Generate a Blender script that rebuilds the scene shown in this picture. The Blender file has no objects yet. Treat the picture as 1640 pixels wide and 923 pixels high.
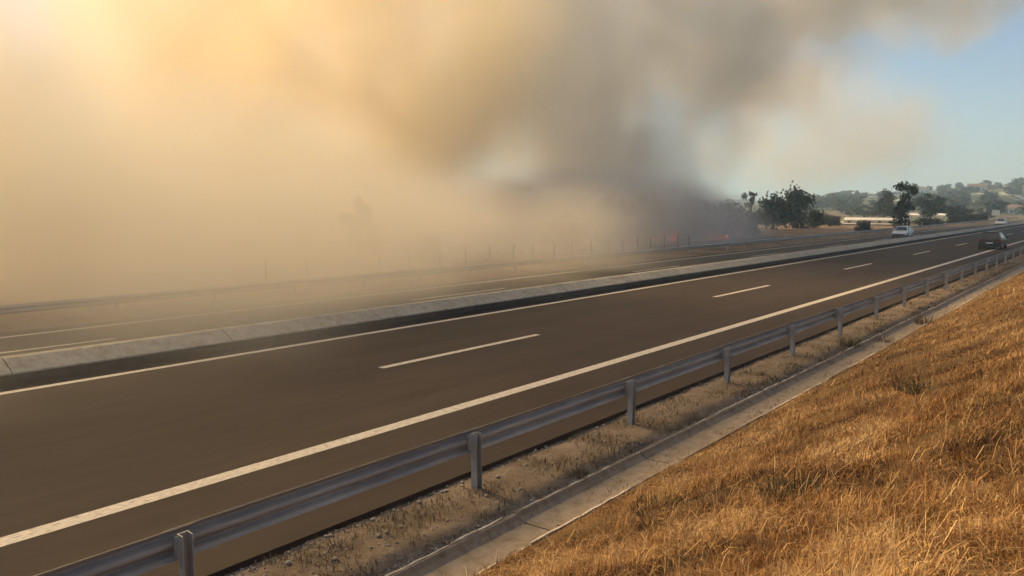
import bpy, bmesh, math, random
import numpy as np
from mathutils import Vector, Matrix, noise as mnoise

random.seed(7)
rng = np.random.default_rng(7)
SC = bpy.context.scene
COL = SC.collection

# ------------------------------------------------------------------ camera
CAM_H = 3.7
cam_d = bpy.data.cameras.new('camera')
cam = bpy.data.objects.new('camera', cam_d)
COL.objects.link(cam)
cam_d.sensor_width = 36.0
cam_d.lens = 27.0
cam_d.clip_start = 0.05
cam_d.clip_end = 9000
yaw, pitch = math.radians(39.095), math.radians(-6.056)
fwd = Vector((-math.sin(yaw) * math.cos(pitch), math.cos(yaw) * math.cos(pitch), math.sin(pitch)))
cam.location = (0, 0, CAM_H)
cam.rotation_euler = fwd.to_track_quat('-Z', 'Y').to_euler()
SC.camera = cam

# ------------------------------------------------------------------ sky, sun, exposure
SUN_EL, SUN_AZ = math.radians(33), math.radians(-84)     # azimuth clockwise from +Y
world = bpy.data.worlds.new('World')
SC.world = world
world.use_nodes = True
wn = world.node_tree
bg = wn.nodes['Background']
sky = wn.nodes.new('ShaderNodeTexSky')
sky.sky_type = 'NISHITA'
sky.sun_disc = False
sky.sun_elevation = SUN_EL
sky.sun_rotation = SUN_AZ
sky.air_density = 1.0
sky.dust_density = 0.2
sky.ozone_density = 3.0
wn.links.new(sky.outputs[0], bg.inputs[0])
bg.inputs[1].default_value = 0.068

sun_d = bpy.data.lights.new('sun', 'SUN')
sun = bpy.data.objects.new('sun', sun_d)
COL.objects.link(sun)
sun_d.energy = 5.0
sun_d.angle = math.radians(12)
sun_d.color = (1.0, 0.685, 0.33)
S = Vector((math.sin(SUN_AZ) * math.cos(SUN_EL), math.cos(SUN_AZ) * math.cos(SUN_EL), math.sin(SUN_EL)))
sun.rotation_euler = (-S).to_track_quat('-Z', 'Y').to_euler()
sun.location = S * 300

SC.view_settings.view_transform = 'Standard'
SC.view_settings.look = 'None'
SC.view_settings.exposure = 0.93
SC.view_settings.gamma = 1.0
SC.view_settings.use_curve_mapping = False
SC.render.engine = 'CYCLES'
cy = SC.cycles
cy.use_denoising = True
cy.denoiser = 'OPENIMAGEDENOISE'
cy.use_adaptive_sampling = True
cy.adaptive_threshold = 0.1
cy.max_bounces = 12
cy.diffuse_bounces = 2
cy.glossy_bounces = 2
cy.transmission_bounces = 3
cy.transparent_max_bounces = 16
cy.volume_bounces = 10
cy.volume_step_rate = 3.0
cy.volume_max_steps = 128
cy.sample_clamp_indirect = 6.0

# ------------------------------------------------------------------ helpers
def new_mat(name, rough=0.9):
    m = bpy.data.materials.new(name)
    m.use_nodes = True
    nt = m.node_tree
    b = nt.nodes['Principled BSDF']
    b.inputs['Roughness'].default_value = rough
    b.inputs['Specular IOR Level'].default_value = 0.3
    return m, nt, b

def noise_node(nt, scale, detail=4, rough=0.55, vec=None, dist=0.0):
    n = nt.nodes.new('ShaderNodeTexNoise')
    n.inputs['Scale'].default_value = scale
    n.inputs['Detail'].default_value = detail
    n.inputs['Roughness'].default_value = rough
    n.inputs['Distortion'].default_value = dist
    if vec is not None:
        nt.links.new(vec, n.inputs['Vector'])
    return n

def ramp(nt, fac, stops):
    r = nt.nodes.new('ShaderNodeValToRGB')
    e = r.color_ramp.elements
    while len(e) < len(stops):
        e.new(0.5)
    for k, (p, c) in enumerate(stops):
        e[k].position = p
        e[k].color = (*c, 1)
    nt.links.new(fac, r.inputs[0])
    return r

def position(nt, scale=(1, 1, 1)):
    g = nt.nodes.new('ShaderNodeNewGeometry')
    mp = nt.nodes.new('ShaderNodeMapping')
    mp.inputs['Scale'].default_value = scale
    nt.links.new(g.outputs['Position'], mp.inputs['Vector'])
    return mp.outputs[0]

def mathn(nt, op, a, b=None, clamp=False):
    n = nt.nodes.new('ShaderNodeMath')
    n.operation = op
    n.use_clamp = clamp
    for k, v in enumerate((a, b)):
        if v is None:
            continue
        if isinstance(v, (int, float)):
            n.inputs[k].default_value = v
        else:
            nt.links.new(v, n.inputs[k])
    return n.outputs[0]

def mixc(nt, fac, a, b, mode='MIX'):
    n = nt.nodes.new('ShaderNodeMix')
    n.data_type = 'RGBA'
    n.blend_type = mode
    for k, v in ((0, fac), (6, a), (7, b)):
        if isinstance(v, (int, float)):
            n.inputs[k].default_value = v
        elif isinstance(v, tuple):
            n.inputs[k].default_value = (*v, 1)
        else:
            nt.links.new(v, n.inputs[k])
    return n.outputs[2]

def bump(nt, b, h, strength=0.3, dist=0.02):
    n = nt.nodes.new('ShaderNodeBump')
    n.inputs['Strength'].default_value = strength
    n.inputs['Distance'].default_value = dist
    nt.links.new(h, n.inputs['Height'])
    nt.links.new(n.outputs[0], b.inputs['Normal'])

def simple_mat(name, c1, c2, scale=4.0, rough=0.85, metal=0.0, bmp=0.0, stretch=(1, 1, 1), spec=0.3):
    m, nt, b = new_mat(name, rough)
    v = position(nt, stretch)
    n = noise_node(nt, scale, 5, 0.6, v)
    r = ramp(nt, n.outputs[0], [(0.3, c1), (0.7, c2)])
    nt.links.new(r.outputs[0], b.inputs['Base Color'])
    b.inputs['Metallic'].default_value = metal
    b.inputs['Specular IOR Level'].default_value = spec
    if bmp:
        bump(nt, b, n.outputs[0], bmp)
    return m

def obj_from(name, verts, faces, mat=None, parent=None, smooth=False):
    me = bpy.data.meshes.new(name)
    me.from_pydata([tuple(v) for v in verts], [], [tuple(f) for f in faces])
    me.update()
    return link_mesh(name, me, mat, parent, smooth)

def link_mesh(name, me, mat=None, parent=None, smooth=False):
    if mat is not None and not me.materials:
        me.materials.append(mat)
    if smooth:
        me.polygons.foreach_set('use_smooth', [True] * len(me.polygons))
    o = bpy.data.objects.new(name, me)
    COL.objects.link(o)
    if parent is not None:
        o.parent = parent
    return o

def big_mesh(name, V, F, mat):
    """numpy verts (n,3), faces (m,k) all of k corners"""
    me = bpy.data.meshes.new(name)
    V = np.ascontiguousarray(V, dtype=np.float32)
    F = np.ascontiguousarray(F, dtype=np.int32)
    k = F.shape[1]
    me.vertices.add(len(V))
    me.vertices.foreach_set('co', V.ravel())
    me.loops.add(F.size)
    me.loops.foreach_set('vertex_index', F.ravel())
    me.polygons.add(len(F))
    me.polygons.foreach_set('loop_start', np.arange(0, F.size, k, dtype=np.int32))
    me.update(calc_edges=True)
    if mat is not None:
        me.materials.append(mat)
    return me

def bm_obj(name, bm, mat=None, parent=None, smooth=False):
    me = bpy.data.meshes.new(name)
    bmesh.ops.recalc_face_normals(bm, faces=bm.faces)
    bm.to_mesh(me)
    bm.free()
    return link_mesh(name, me, mat, parent, smooth)

def bx(bm, x0, x1, y0, y1, z0, z1):
    v = [bm.verts.new(p) for p in ((x0, y0, z0), (x1, y0, z0), (x1, y1, z0), (x0, y1, z0),
                                   (x0, y0, z1), (x1, y0, z1), (x1, y1, z1), (x0, y1, z1))]
    for f in ((0, 3, 2, 1), (4, 5, 6, 7), (0, 1, 5, 4), (1, 2, 6, 5), (2, 3, 7, 6), (3, 0, 4, 7)):
        bm.faces.new([v[i] for i in f])
    return v

def tube(bm, pts, radii, seg=8, cap=True):
    rings = []
    for i, p in enumerate(pts):
        p = Vector(p)
        d = (Vector(pts[min(i + 1, len(pts) - 1)]) - Vector(pts[max(i - 1, 0)])).normalized()
        a = d.cross(Vector((0.31, 0.77, 0.55))).normalized()
        b = d.cross(a)
        rings.append([bm.verts.new(p + (a * math.cos(t) + b * math.sin(t)) * radii[i])
                      for t in [2 * math.pi * k / seg for k in range(seg)]])
    for r0, r1 in zip(rings, rings[1:]):
        for k in range(seg):
            bm.faces.new((r0[k], r0[(k + 1) % seg], r1[(k + 1) % seg], r1[k]))
    if cap:
        bm.faces.new(rings[0][::-1])
        bm.faces.new(rings[-1])

def extrude_profile(bm, prof, y0, y1, ny=1):
    """closed profile of (x,z), extruded along y"""
    rings = []
    for k in range(ny + 1):
        y = y0 + (y1 - y0) * k / ny
        rings.append([bm.verts.new((x, y, z)) for x, z in prof])
    n = len(prof)
    for r0, r1 in zip(rings, rings[1:]):
        for k in range(n):
            bm.faces.new((r0[k], r0[(k + 1) % n], r1[(k + 1) % n], r1[k]))
    bm.faces.new(rings[0][::-1])
    bm.faces.new(rings[-1])

def tag(o, label=None, cat=None, group=None, kind=None):
    if label:
        o['label'] = label
    if cat:
        o['category'] = cat
    if group:
        o['group'] = group
    if kind:
        o['kind'] = kind
    return o

def empty(name, loc=(0, 0, 0), rz=0.0):
    o = bpy.data.objects.new(name, None)
    o.empty_display_size = 0.2
    COL.objects.link(o)
    o.location = loc
    o.rotation_euler = (0, 0, rz)
    return o

def copy_tree(o, parent=None):
    c = o.copy()
    COL.objects.link(c)
    c.parent = parent
    for ch in list(o.children):
        copy_tree(ch, c)
    return c

def fbm(x, y, s, seed=0.0, octv=4):
    return mnoise.fractal(Vector((x / s + seed, y / s - seed, seed * 1.7)), 1.0, 2.0, octv)

# ------------------------------------------------------------------ materials
def asphalt_mat(name, c_dark, c_light):
    m, nt, b = new_mat(name, 0.9)
    b.inputs['Specular IOR Level'].default_value = 0.17
    v = position(nt, (1, 0.06, 1))
    n1 = noise_node(nt, 0.9, 4, 0.6, v)                       # long streaks along the lanes
    n2 = noise_node(nt, 0.35, 3, 0.5, position(nt, (0.6, 0.5, 1)))
    n3 = noise_node(nt, 140, 2, 0.6, position(nt))
    f = mathn(nt, 'ADD', mathn(nt, 'MULTIPLY', n1.outputs[0], 0.55), mathn(nt, 'MULTIPLY', n2.outputs[0], 0.45))
    r = ramp(nt, f, [(0.33, c_dark), (0.66, c_light)])
    grain = ramp(nt, n3.outputs[0], [(0.3, (0.72, 0.72, 0.72)), (0.7, (1.25, 1.22, 1.18))])
    c = mixc(nt, 1.0, r.outputs[0], grain.outputs[0], 'MULTIPLY')
    n4 = noise_node(nt, 3.0, 6, .7, position(nt, (1, .18, 1)))
    worn = ramp(nt, n4.outputs[0], [(.36, (.86, .86, .87)), (.5, (1, 1, 1)), (.68, (1.13, 1.12, 1.10))])
    c = mixc(nt, 1.0, c, worn.outputs[0], 'MULTIPLY')
    nt.links.new(c, b.inputs['Base Color'])
    bump(nt, b, n3.outputs[0], 0.35, 0.004)
    return m

M = {}
M['asphalt'] = asphalt_mat('asphalt', (0.034, 0.0238, 0.0175), (0.055, 0.0395, 0.0295))
M['asphalt_far'] = asphalt_mat('asphalt_far', (0.040, 0.034, 0.029), (0.062, 0.054, 0.046))

def paint_mat():
    m, nt, b = new_mat('road_paint', 0.7)
    n = noise_node(nt, 26, 5, 0.7, position(nt, (1, 0.35, 1)))
    r = ramp(nt, n.outputs[0], [(0.30, (0.16, 0.14, 0.115)), (0.46, (0.50, 0.45, 0.37)), (0.72, (0.68, 0.62, 0.52))])
    nt.links.new(r.outputs[0], b.inputs['Base Color'])
    return m
M['paint'] = paint_mat()

def concrete_mat(name, c1, c2, dirt):
    m, nt, b = new_mat(name, 0.88)
    n1 = noise_node(nt, 1.3, 5, 0.62, position(nt, (1, 0.4, 1)))
    n2 = noise_node(nt, 5.0, 5, 0.7, position(nt, (1, 1, 0.25)))
    n3 = noise_node(nt, 60, 3, 0.6, position(nt))
    r = ramp(nt, n1.outputs[0], [(0.3, c1), (0.7, c2)])
    d = ramp(nt, n2.outputs[0], [(0.42, (1, 1, 1)), (0.68, dirt)])
    c = mixc(nt, 1.0, r.outputs[0], d.outputs[0], 'MULTIPLY')
    nt.links.new(c, b.inputs['Base Color'])
    bump(nt, b, n3.outputs[0], 0.25, 0.006)
    return m
M['concrete'] = concrete_mat('barrier_concrete', (0.30, 0.275, 0.225), (0.40, 0.37, 0.305), (0.66, 0.61, 0.53))
M['gutter'] = concrete_mat('gutter_concrete', (0.21, 0.172, 0.128), (0.29, 0.24, 0.182), (0.66, 0.60, 0.52))
M['lip'] = concrete_mat('lip_concrete', (0.58, 0.52, 0.43), (0.72, 0.65, 0.54), (0.6, 0.55, 0.48))
M['steel'] = simple_mat('galvanised_steel', (0.27, 0.26, 0.245), (0.42, 0.40, 0.375), 3.0, 0.7, 0.12, 0.05, (1, 0.3, 1))
M['post_steel'] = simple_mat('post_steel', (0.36, 0.345, 0.31), (0.50, 0.48, 0.44), 9.0, 0.6, 0.35, 0.05)
M['wood'] = simple_mat('weathered_wood', (0.10, 0.085, 0.07), (0.18, 0.155, 0.13), 6, 0.9)
M['wire'] = simple_mat('wire', (0.2, 0.19, 0.18), (0.3, 0.29, 0.28), 6, 0.5, 0.6)
M['bark'] = simple_mat('bark', (0.06, 0.048, 0.038), (0.12, 0.10, 0.08), 5, 0.95, 0, 0.4)
M['stone'] = simple_mat('stone', (0.24, 0.215, 0.18), (0.46, 0.42, 0.36), 7, 0.9, 0, 0.3)

def ground_mat(name, stops, s1, s2, bmp=0.6, bdist=0.04, stretch=(1, 1, 1)):
    m, nt, b = new_mat(name, 0.95)
    n1 = noise_node(nt, s1, 6, 0.62, position(nt, stretch))
    n2 = noise_node(nt, s2, 5, 0.7, position(nt))
    f = mathn(nt, 'ADD', mathn(nt, 'MULTIPLY', n1.outputs[0], 0.6), mathn(nt, 'MULTIPLY', n2.outputs[0], 0.4))
    r = ramp(nt, f, stops)
    nt.links.new(r.outputs[0], b.inputs['Base Color'])
    b.inputs['Specular IOR Level'].default_value = 0.1
    bump(nt, b, n2.outputs[0], bmp, bdist)
    return m
M['verge'] = ground_mat('verge_soil', [(0.30, (0.085, 0.062, 0.042)), (0.48, (0.16, 0.122, 0.086)), (0.62, (0.24, 0.19, 0.14)), (0.75, (0.32, 0.27, 0.21))], 1.6, 22)
M['bank'] = ground_mat('bank_thatch', [(0.32, (0.06, 0.038, 0.018)), (0.5, (0.15, 0.09, 0.038)), (0.66, (0.25, 0.155, 0.06))], 0.9, 30)

def terrain_mat():
    m, nt, b = new_mat('farmland', 0.95)
    pos = position(nt, (0.011, 0.006, 0))
    vo = nt.nodes.new('ShaderNodeTexVoronoi')
    vo.inputs['Scale'].default_value = 1.0
    vo.inputs['Randomness'].default_value = 0.9
    nt.links.new(pos, vo.inputs['Vector'])
    sep = nt.nodes.new('ShaderNodeSeparateColor')
    nt.links.new(vo.outputs['Color'], sep.inputs[0])
    fields = ramp(nt, sep.outputs[0], [(0.0, (0.075, 0.085, 0.04)), (0.22, (0.16, 0.15, 0.075)), (0.42, (0.30, 0.25, 0.16)),
                                       (0.58, (0.12, 0.125, 0.06)), (0.78, (0.20, 0.165, 0.10)), (0.92, (0.40, 0.35, 0.25))])
    fields.color_ramp.interpolation = 'CONSTANT'
    n = noise_node(nt, 0.09, 6, 0.65, position(nt))
    v = ramp(nt, n.outputs[0], [(0.3, (0.55, 0.58, 0.5)), (0.7, (1.15, 1.1, 1.0))])
    c = mixc(nt, 1.0, fields.outputs[0], v.outputs[0], 'MULTIPLY')
    # dry reddish stubble on the plain next to the road
    n2 = noise_node(nt, 0.25, 6, 0.7, position(nt))
    near = ramp(nt, n2.outputs[0], [(0.3, (0.10, 0.066, 0.045)), (0.52, (0.19, 0.135, 0.09)), (0.72, (0.27, 0.205, 0.14))])
    g = nt.nodes.new('ShaderNodeNewGeometry')
    sx = nt.nodes.new('ShaderNodeSeparateXYZ')
    nt.links.new(g.outputs['Position'], sx.inputs[0])
    mr = nt.nodes.new('ShaderNodeMapRange')
    mr.inputs[1].default_value = 190
    mr.inputs[2].default_value = 260
    nt.links.new(sx.outputs[1], mr.inputs[0])
    c = mixc(nt, mr.outputs[0], near.outputs[0], c)
    nt.links.new(c, b.inputs['Base Color'])
    b.inputs['Specular IOR Level'].default_value = 0.1
    bump(nt, b, n2.outputs[0], 0.5, 0.3)
    return m
M['terrain'] = terrain_mat()

def leaf_mat(name, c1, c2, c3):
    m, nt, b = new_mat(name, 0.75)
    a = nt.nodes.new('ShaderNodeAttribute')
    a.attribute_name = 'tint'
    r = ramp(nt, a.outputs['Fac'], [(0.0, c1), (0.5, c2), (1.0, c3)])
    nt.links.new(r.outputs[0], b.inputs['Base Color'])
    b.inputs['Specular IOR Level'].default_value = 0.2
    return m
M['leaf_dark'] = leaf_mat('leaf_dark', (0.022, 0.03, 0.018), (0.04, 0.055, 0.03), (0.065, 0.08, 0.045))
M['leaf_grey'] = leaf_mat('leaf_grey', (0.045, 0.052, 0.036), (0.075, 0.082, 0.058), (0.11, 0.112, 0.08))
M['leaf_hill'] = leaf_mat('leaf_hill', (0.028, 0.04, 0.02), (0.05, 0.065, 0.034), (0.08, 0.09, 0.05))
M['weed'] = leaf_mat('weed_leaf', (0.045, 0.045, 0.018), (0.11, 0.095, 0.038), (0.26, 0.18, 0.075))
M['straw'] = leaf_mat('straw', (0.09, 0.044, 0.017), (0.44, 0.218, 0.066), (0.82, 0.56, 0.25))
M['straw_verge'] = leaf_mat('straw_verge', (0.07, 0.048, 0.026), (0.17, 0.12, 0.066), (0.34, 0.26, 0.15))

# ------------------------------------------------------------------ terrain
def smooth01(t):
    t = max(0.0, min(1.0, t))
    return t * t * (3 - 2 * t)

def terrain_z(x, y):
    base = -0.35 - 0.35 * smooth01((-x - 31) / 12) + 0.25 * fbm(x, y, 60, 3.1) * smooth01((-x - 34) / 30)
    road = 1 - smooth01((abs(x + 18) - 24) / 30)
    rise = smooth01((y - 300) / 620)
    side = max(0.0, (x + 330)) * 0.112
    side = 34 * (1 - math.exp(-side / 30))
    hill = rise * (side + 2.5 + 3.0 * fbm(x, y, 160, 7.7)) * (1 - road)
    far = 16 * smooth01((math.hypot(x, y) - 1100) / 700) * (1 - road)
    return base + max(0.0, hill) + far

xs = np.unique(np.concatenate([np.linspace(-2600, -400, 24), np.linspace(-400, -120, 36), np.linspace(-120, -30, 46),
                               np.linspace(-30, 20, 16), np.linspace(20, 1200, 24)]))
ys = np.unique(np.concatenate([np.linspace(-700, -40, 14), np.linspace(-40, 260, 76), np.linspace(260, 1000, 75), np.linspace(1000, 2600, 20)]))
V = [(x, y, terrain_z(x, y)) for y in ys for x in xs]
nx = len(xs)
F = [(j * nx + i, j * nx + i + 1, (j + 1) * nx + i + 1, (j + 1) * nx + i) for j in range(len(ys) - 1) for i in range(nx - 1)]
tag(obj_from('terrain', V, F, M['terrain'], smooth=True), kind='structure')

# ------------------------------------------------------------------ carriageways
Y0, Y1 = -60.0, 700.0
def slab(name, xa, za, xb, zb, depth, mat):
    bm = bmesh.new()
    ny = 60
    extrude_profile(bm, [(xa, za), (xb, zb), (xb + 0.02, zb - depth), (xa, za - depth)], Y0, Y1, ny)
    return bm_obj(name, bm, mat)
road = slab('road', -18.5, 0.0, -7.05, 0.0, 0.14, M['asphalt'])
tag(road, kind='structure')
def far_z(x):
    return -(-x - 18.5) * 0.036
road2 = slab('opposite_road', -30.4, far_z(-30.4), -18.504, 0.0, 0.14, M['asphalt_far'])
tag(road2, kind='structure')

def stripe(name, x0, x1, y0, y1, zf, parent, step=20):
    n = max(1, int((y1 - y0) / step))
    v, f = [], []
    for k in range(n + 1):
        y = y0 + (y1 - y0) * k / n
        v += [(x0, y, zf(x0) + 0.004), (x1, y, zf(x1) + 0.004)]
        if k:
            f.append((2 * k - 2, 2 * k - 1, 2 * k + 1, 2 * k))
    return obj_from(name, v, f, M['paint'], parent)
flat = lambda x: 0.0
stripe('edge_line', -9.68, -9.40, Y0, Y1, flat, road)
stripe('edge_line', -17.42, -17.20, Y0, Y1, flat, road)
for k in range(-3, 16):
    y = 11.6 + 18.0 * k
    stripe('lane_dash', -13.42, -13.22, y, y + 6.0, flat, road)
stripe('edge_line', -19.75, -19.55, Y0, Y1, far_z, road2)
stripe('edge_line', -26.95, -26.68, Y0, Y1, far_z, road2)
for k in range(-1, 16):
    y = 4.0 + 18.0 * k
    stripe('lane_dash', -23.28, -23.10, y, y + 6.0, far_z, road2)

# ------------------------------------------------------------------ concrete median barrier
barrier = empty('median_barrier', (-18.52, 0, 0))
tag(barrier, 'low grey concrete barrier with sloping sides down the middle of the motorway', 'barrier')
M['footing'] = simple_mat('dark_footing', (0.03, 0.026, 0.021), (0.06, 0.051, 0.042), 4, .9, 0, .3)  # near-black tone for the low part beneath the pale barrier segments
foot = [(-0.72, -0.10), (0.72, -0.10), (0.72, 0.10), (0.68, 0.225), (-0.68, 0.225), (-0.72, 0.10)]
prof = [(-0.66, 0.2255), (0.66, 0.2255), (0.675, 0.25), (0.655, 0.275), (0.16, 0.50), (0.09, 0.515), (-0.09, 0.515), (-0.16, 0.50), (-0.655, 0.275), (-0.675, 0.25)]
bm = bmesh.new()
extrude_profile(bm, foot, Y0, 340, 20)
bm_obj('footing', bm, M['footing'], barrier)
bm = bmesh.new()
extrude_profile(bm, prof, 0.012, 4.988)
seg0 = bm_obj('barrier_segment', bm, M['concrete'], barrier)
seg0.location = (0, -39.4, 0)
for k in range(1, 66):
    s = seg0.copy()
    COL.objects.link(s)
    s.location = (random.uniform(-0.008, 0.008), -39.4 + 5 * k, random.uniform(0, 0.008))
    s.rotation_euler = (0, 0, random.uniform(-0.0012, 0.0012))

# ------------------------------------------------------------------ guardrails
def w_profile(thick=0.004):
    pts = [(0.012, 0.155), (0.0, 0.148), (-0.016, 0.125), (-0.074, 0.098), (-0.083, 0.078), (-0.074, 0.056), (-0.008, 0.026), (0.0, 0.012),
           (0.0, -0.012), (-0.008, -0.026), (-0.074, -0.056), (-0.083, -0.078), (-0.074, -0.098), (-0.016, -0.125), (0.0, -0.148), (0.012, -0.155)]
    return pts + [(x - thick * 1.6, z) for x, z in reversed(pts)]

def guardrail(name, loc, y_first, n, label, mirror=1, detail=True):
    root = empty(name, loc)
    tag(root, label, 'guardrail')
    bm = bmesh.new()
    extrude_profile(bm, [(mirror * x, z + 0.60) for x, z in w_profile()], -0.15, 4.15)
    beam = bm_obj('beam', bm, M['steel'], root)
    bm = bmesh.new()
    # channel post: web and two flanges
    prof = [(0.075, -0.05), (0.175, -0.05), (0.175, -0.043), (0.083, -0.043), (0.083, 0.043), (0.175, 0.043), (0.175, 0.05), (0.075, 0.05)]
    lo = [bm.verts.new((mirror * x, y, -0.25)) for x, y in prof]
    hi = [bm.verts.new((mirror * x, y, 0.735)) for x, y in prof]
    for k in range(8):
        bm.faces.new((lo[k], lo[(k + 1) % 8], hi[(k + 1) % 8], hi[k]))
    bm.faces.new(hi); bm.faces.new(lo[::-1])
    post = bm_obj('post', bm, M['post_steel'], root)
    bm = bmesh.new()
    bx(bm, mirror * 0.016, mirror * 0.073, -0.06, 0.06, 0.50, 0.70)
    bmesh.ops.bevel(bm, geom=bm.edges[:], offset=0.008, segments=1, affect='EDGES')
    spacer = bm_obj('spacer', bm, M['steel'], post)
    bolts = []
    if detail:
        for bz in (0.56, 0.65):
            bm = bmesh.new()
            bmesh.ops.create_cone(bm, cap_ends=True, segments=6, radius1=.017, radius2=.014, depth=.016)
            bmesh.ops.rotate(bm, verts=bm.verts, matrix=Matrix.Rotation(math.pi / 2 * mirror, 3, 'Y'))
            bmesh.ops.translate(bm, verts=bm.verts, vec=(mirror * .091, 0, bz))
            bolts.append(bm_obj('bolt', bm, M['post_steel'], post))
    beam.location = (0, y_first, 0)
    post.location = (0, y_first, 0)
    for k in range(1, n):
        b = beam.copy(); COL.objects.link(b)
        b.location = (mirror * (0.009 if k % 2 else 0.0), y_first + 4 * k, random.uniform(-0.006, 0.006))
        b.rotation_euler = (0, random.uniform(-.02, .02), 0)
        p = post.copy(); COL.objects.link(p)
        p.location = (0, y_first + 4 * k, 0)
        p.rotation_euler = (random.uniform(-0.02, 0.02), random.uniform(-0.025, 0.025), 0)
        for q in [spacer] + bolts:
            s = q.copy(); COL.objects.link(s); s.parent = p
    return root
guardrail('guardrail', (-6.70, 0, 0), -12.65, 34, 'near galvanised steel guardrail on short posts beside the gravel verge')
guardrail('guardrail', (-29.75, 0, far_z(-29.75)), -11.0, 76, 'far steel guardrail half lost in smoke beyond the opposite carriageway', mirror=-1, detail=False)

# ------------------------------------------------------------------ verge, gutter and bank
def strip_surface(name, xs, ys, zf, mat, smooth=True):
    n = len(xs)
    v = [(x, y, zf(x, y)) for y in ys for x in xs]
    f = [(j * n + i, j * n + i + 1, (j + 1) * n + i + 1, (j + 1) * n + i) for j in range(len(ys) - 1) for i in range(n - 1)]
    return obj_from(name, v, f, mat, smooth=smooth)
GUT_L, GUT_R = -5.66, -4.95
def verge_z(x, y):
    t = (x + 7.05) / 1.4
    return -0.075 + 0.05 * smooth01(t * 3) + 0.02 * fbm(x, y, 0.8, 2.0) + 0.012 * fbm(x, y, 0.12, 5.0, 3)
ysv = np.concatenate([np.linspace(-10, 2, 20), np.linspace(2, 20, 260), np.linspace(20.2, 60, 180), np.linspace(61, 400, 60)])
verge = strip_surface('verge', np.linspace(-7.2, -5.60, 22), ysv, verge_z, M['verge'])
tag(verge, kind='structure')

def gutter():
    bm = bmesh.new()
    prof = [(GUT_L, 0.005), (GUT_L + 0.055, 0.0), (GUT_L + 0.09, -0.05), (GUT_L + 0.16, -0.085), (GUT_R - 0.16, -0.075), (GUT_R - 0.09, -0.045),
            (GUT_R - 0.05, 0.02), (GUT_R + 0.03, 0.03), (GUT_R + 0.03, -0.3), (GUT_L, -0.3)]
    L = 3.0
    extrude_profile(bm, prof, 0.006, L - 0.006, 12)
    return bm
gut = empty('drainage_gutter', (0, 0, 0))
tag(gut, 'grey concrete drainage gutter between gravel verge and dry grass bank', 'gutter')
g0 = bm_obj('channel_section', gutter(), M['gutter'], gut)
g0.location = (0, -8, 0)
for k in range(1, 40):
    s = g0.copy(); COL.objects.link(s)
    s.location = (0.012 * math.sin(k * 2.1), -8 + 3 * k, 0.006 * math.sin(k * 1.3))
# broken pale lips of the channel, in uneven pieces
def lip_piece(w, L, seed):
    bm = bmesh.new()
    n = max(4, int(L / 0.12))
    r = random.Random(seed)
    rings = []
    for k in range(n + 1):
        y = L * k / n
        a = w * (0.8 + 0.3 * r.random()) * (0.45 if k in (0, n) else 1)
        h = 0.026 * (0.7 + 0.5 * r.random())
        x0 = r.uniform(-0.005, 0.005)
        rings.append([bm.verts.new((x0 - a / 2, y, -0.05)), bm.verts.new((x0 - a * 0.4, y, h * 0.8)), bm.verts.new((x0 + a * 0.35, y, h)), bm.verts.new((x0 + a / 2, y, -0.05))])
    for r0, r1 in zip(rings, rings[1:]):
        for q in range(4):
            bm.faces.new((r0[q], r0[(q + 1) % 4], r1[(q + 1) % 4], r1[q]))
    bm.faces.new(rings[0][::-1]); bm.faces.new(rings[-1])
    return bm
lipm = [(bm_obj('lip', lip_piece(0.042, L, i), M['lip'], gut), L) for i, L in enumerate((0.5, 0.9, 1.4, 2.1))]
for o, L in lipm:
    o.location = (GUT_L + 0.02, -9, 0)
for side, x in ((0, GUT_L + 0.02), (1, GUT_R + 0.02)):
    y = 2.0
    while y < 62:
        o, L = random.choice(lipm)
        c = o.copy(); COL.objects.link(c)
        c.location = (x + random.uniform(-0.006, 0.006), y, random.uniform(-0.03, 0.0) + (0.02 if side else 0))
        y += L + random.choice((0.02, 0.05, 0.1, 0.3, 0.6 + side * 0.8))
for o, L in lipm:
    o.location = (GUT_L + 0.02, -3 - L * 2, 0)

def bank_z(x, y):
    t = x - GUT_R
    if t < 0:
        return 0.0
    s = 0.45 * t - 0.02 * max(0, t - 5) ** 2 if t < 8 else 0.45 * 8 - 0.18 + 0.12 * (t - 8)
    return s + (0.09 * fbm(x, y, 1.7, 4.0) + 0.05 * fbm(x, y, 0.5, 9.0)) * smooth01(t / 0.5)
xsb = np.concatenate([np.linspace(GUT_R, 1.5, 80), np.linspace(2, 14, 20)])
ysb = np.concatenate([np.linspace(-12, 1, 26), np.linspace(1.1, 16, 170), np.linspace(16.2, 60, 150), np.linspace(62, 400, 50)])
bank = strip_surface('grass_bank', xsb, ysb, bank_z, M['bank'])
tag(bank, kind='structure')

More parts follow.
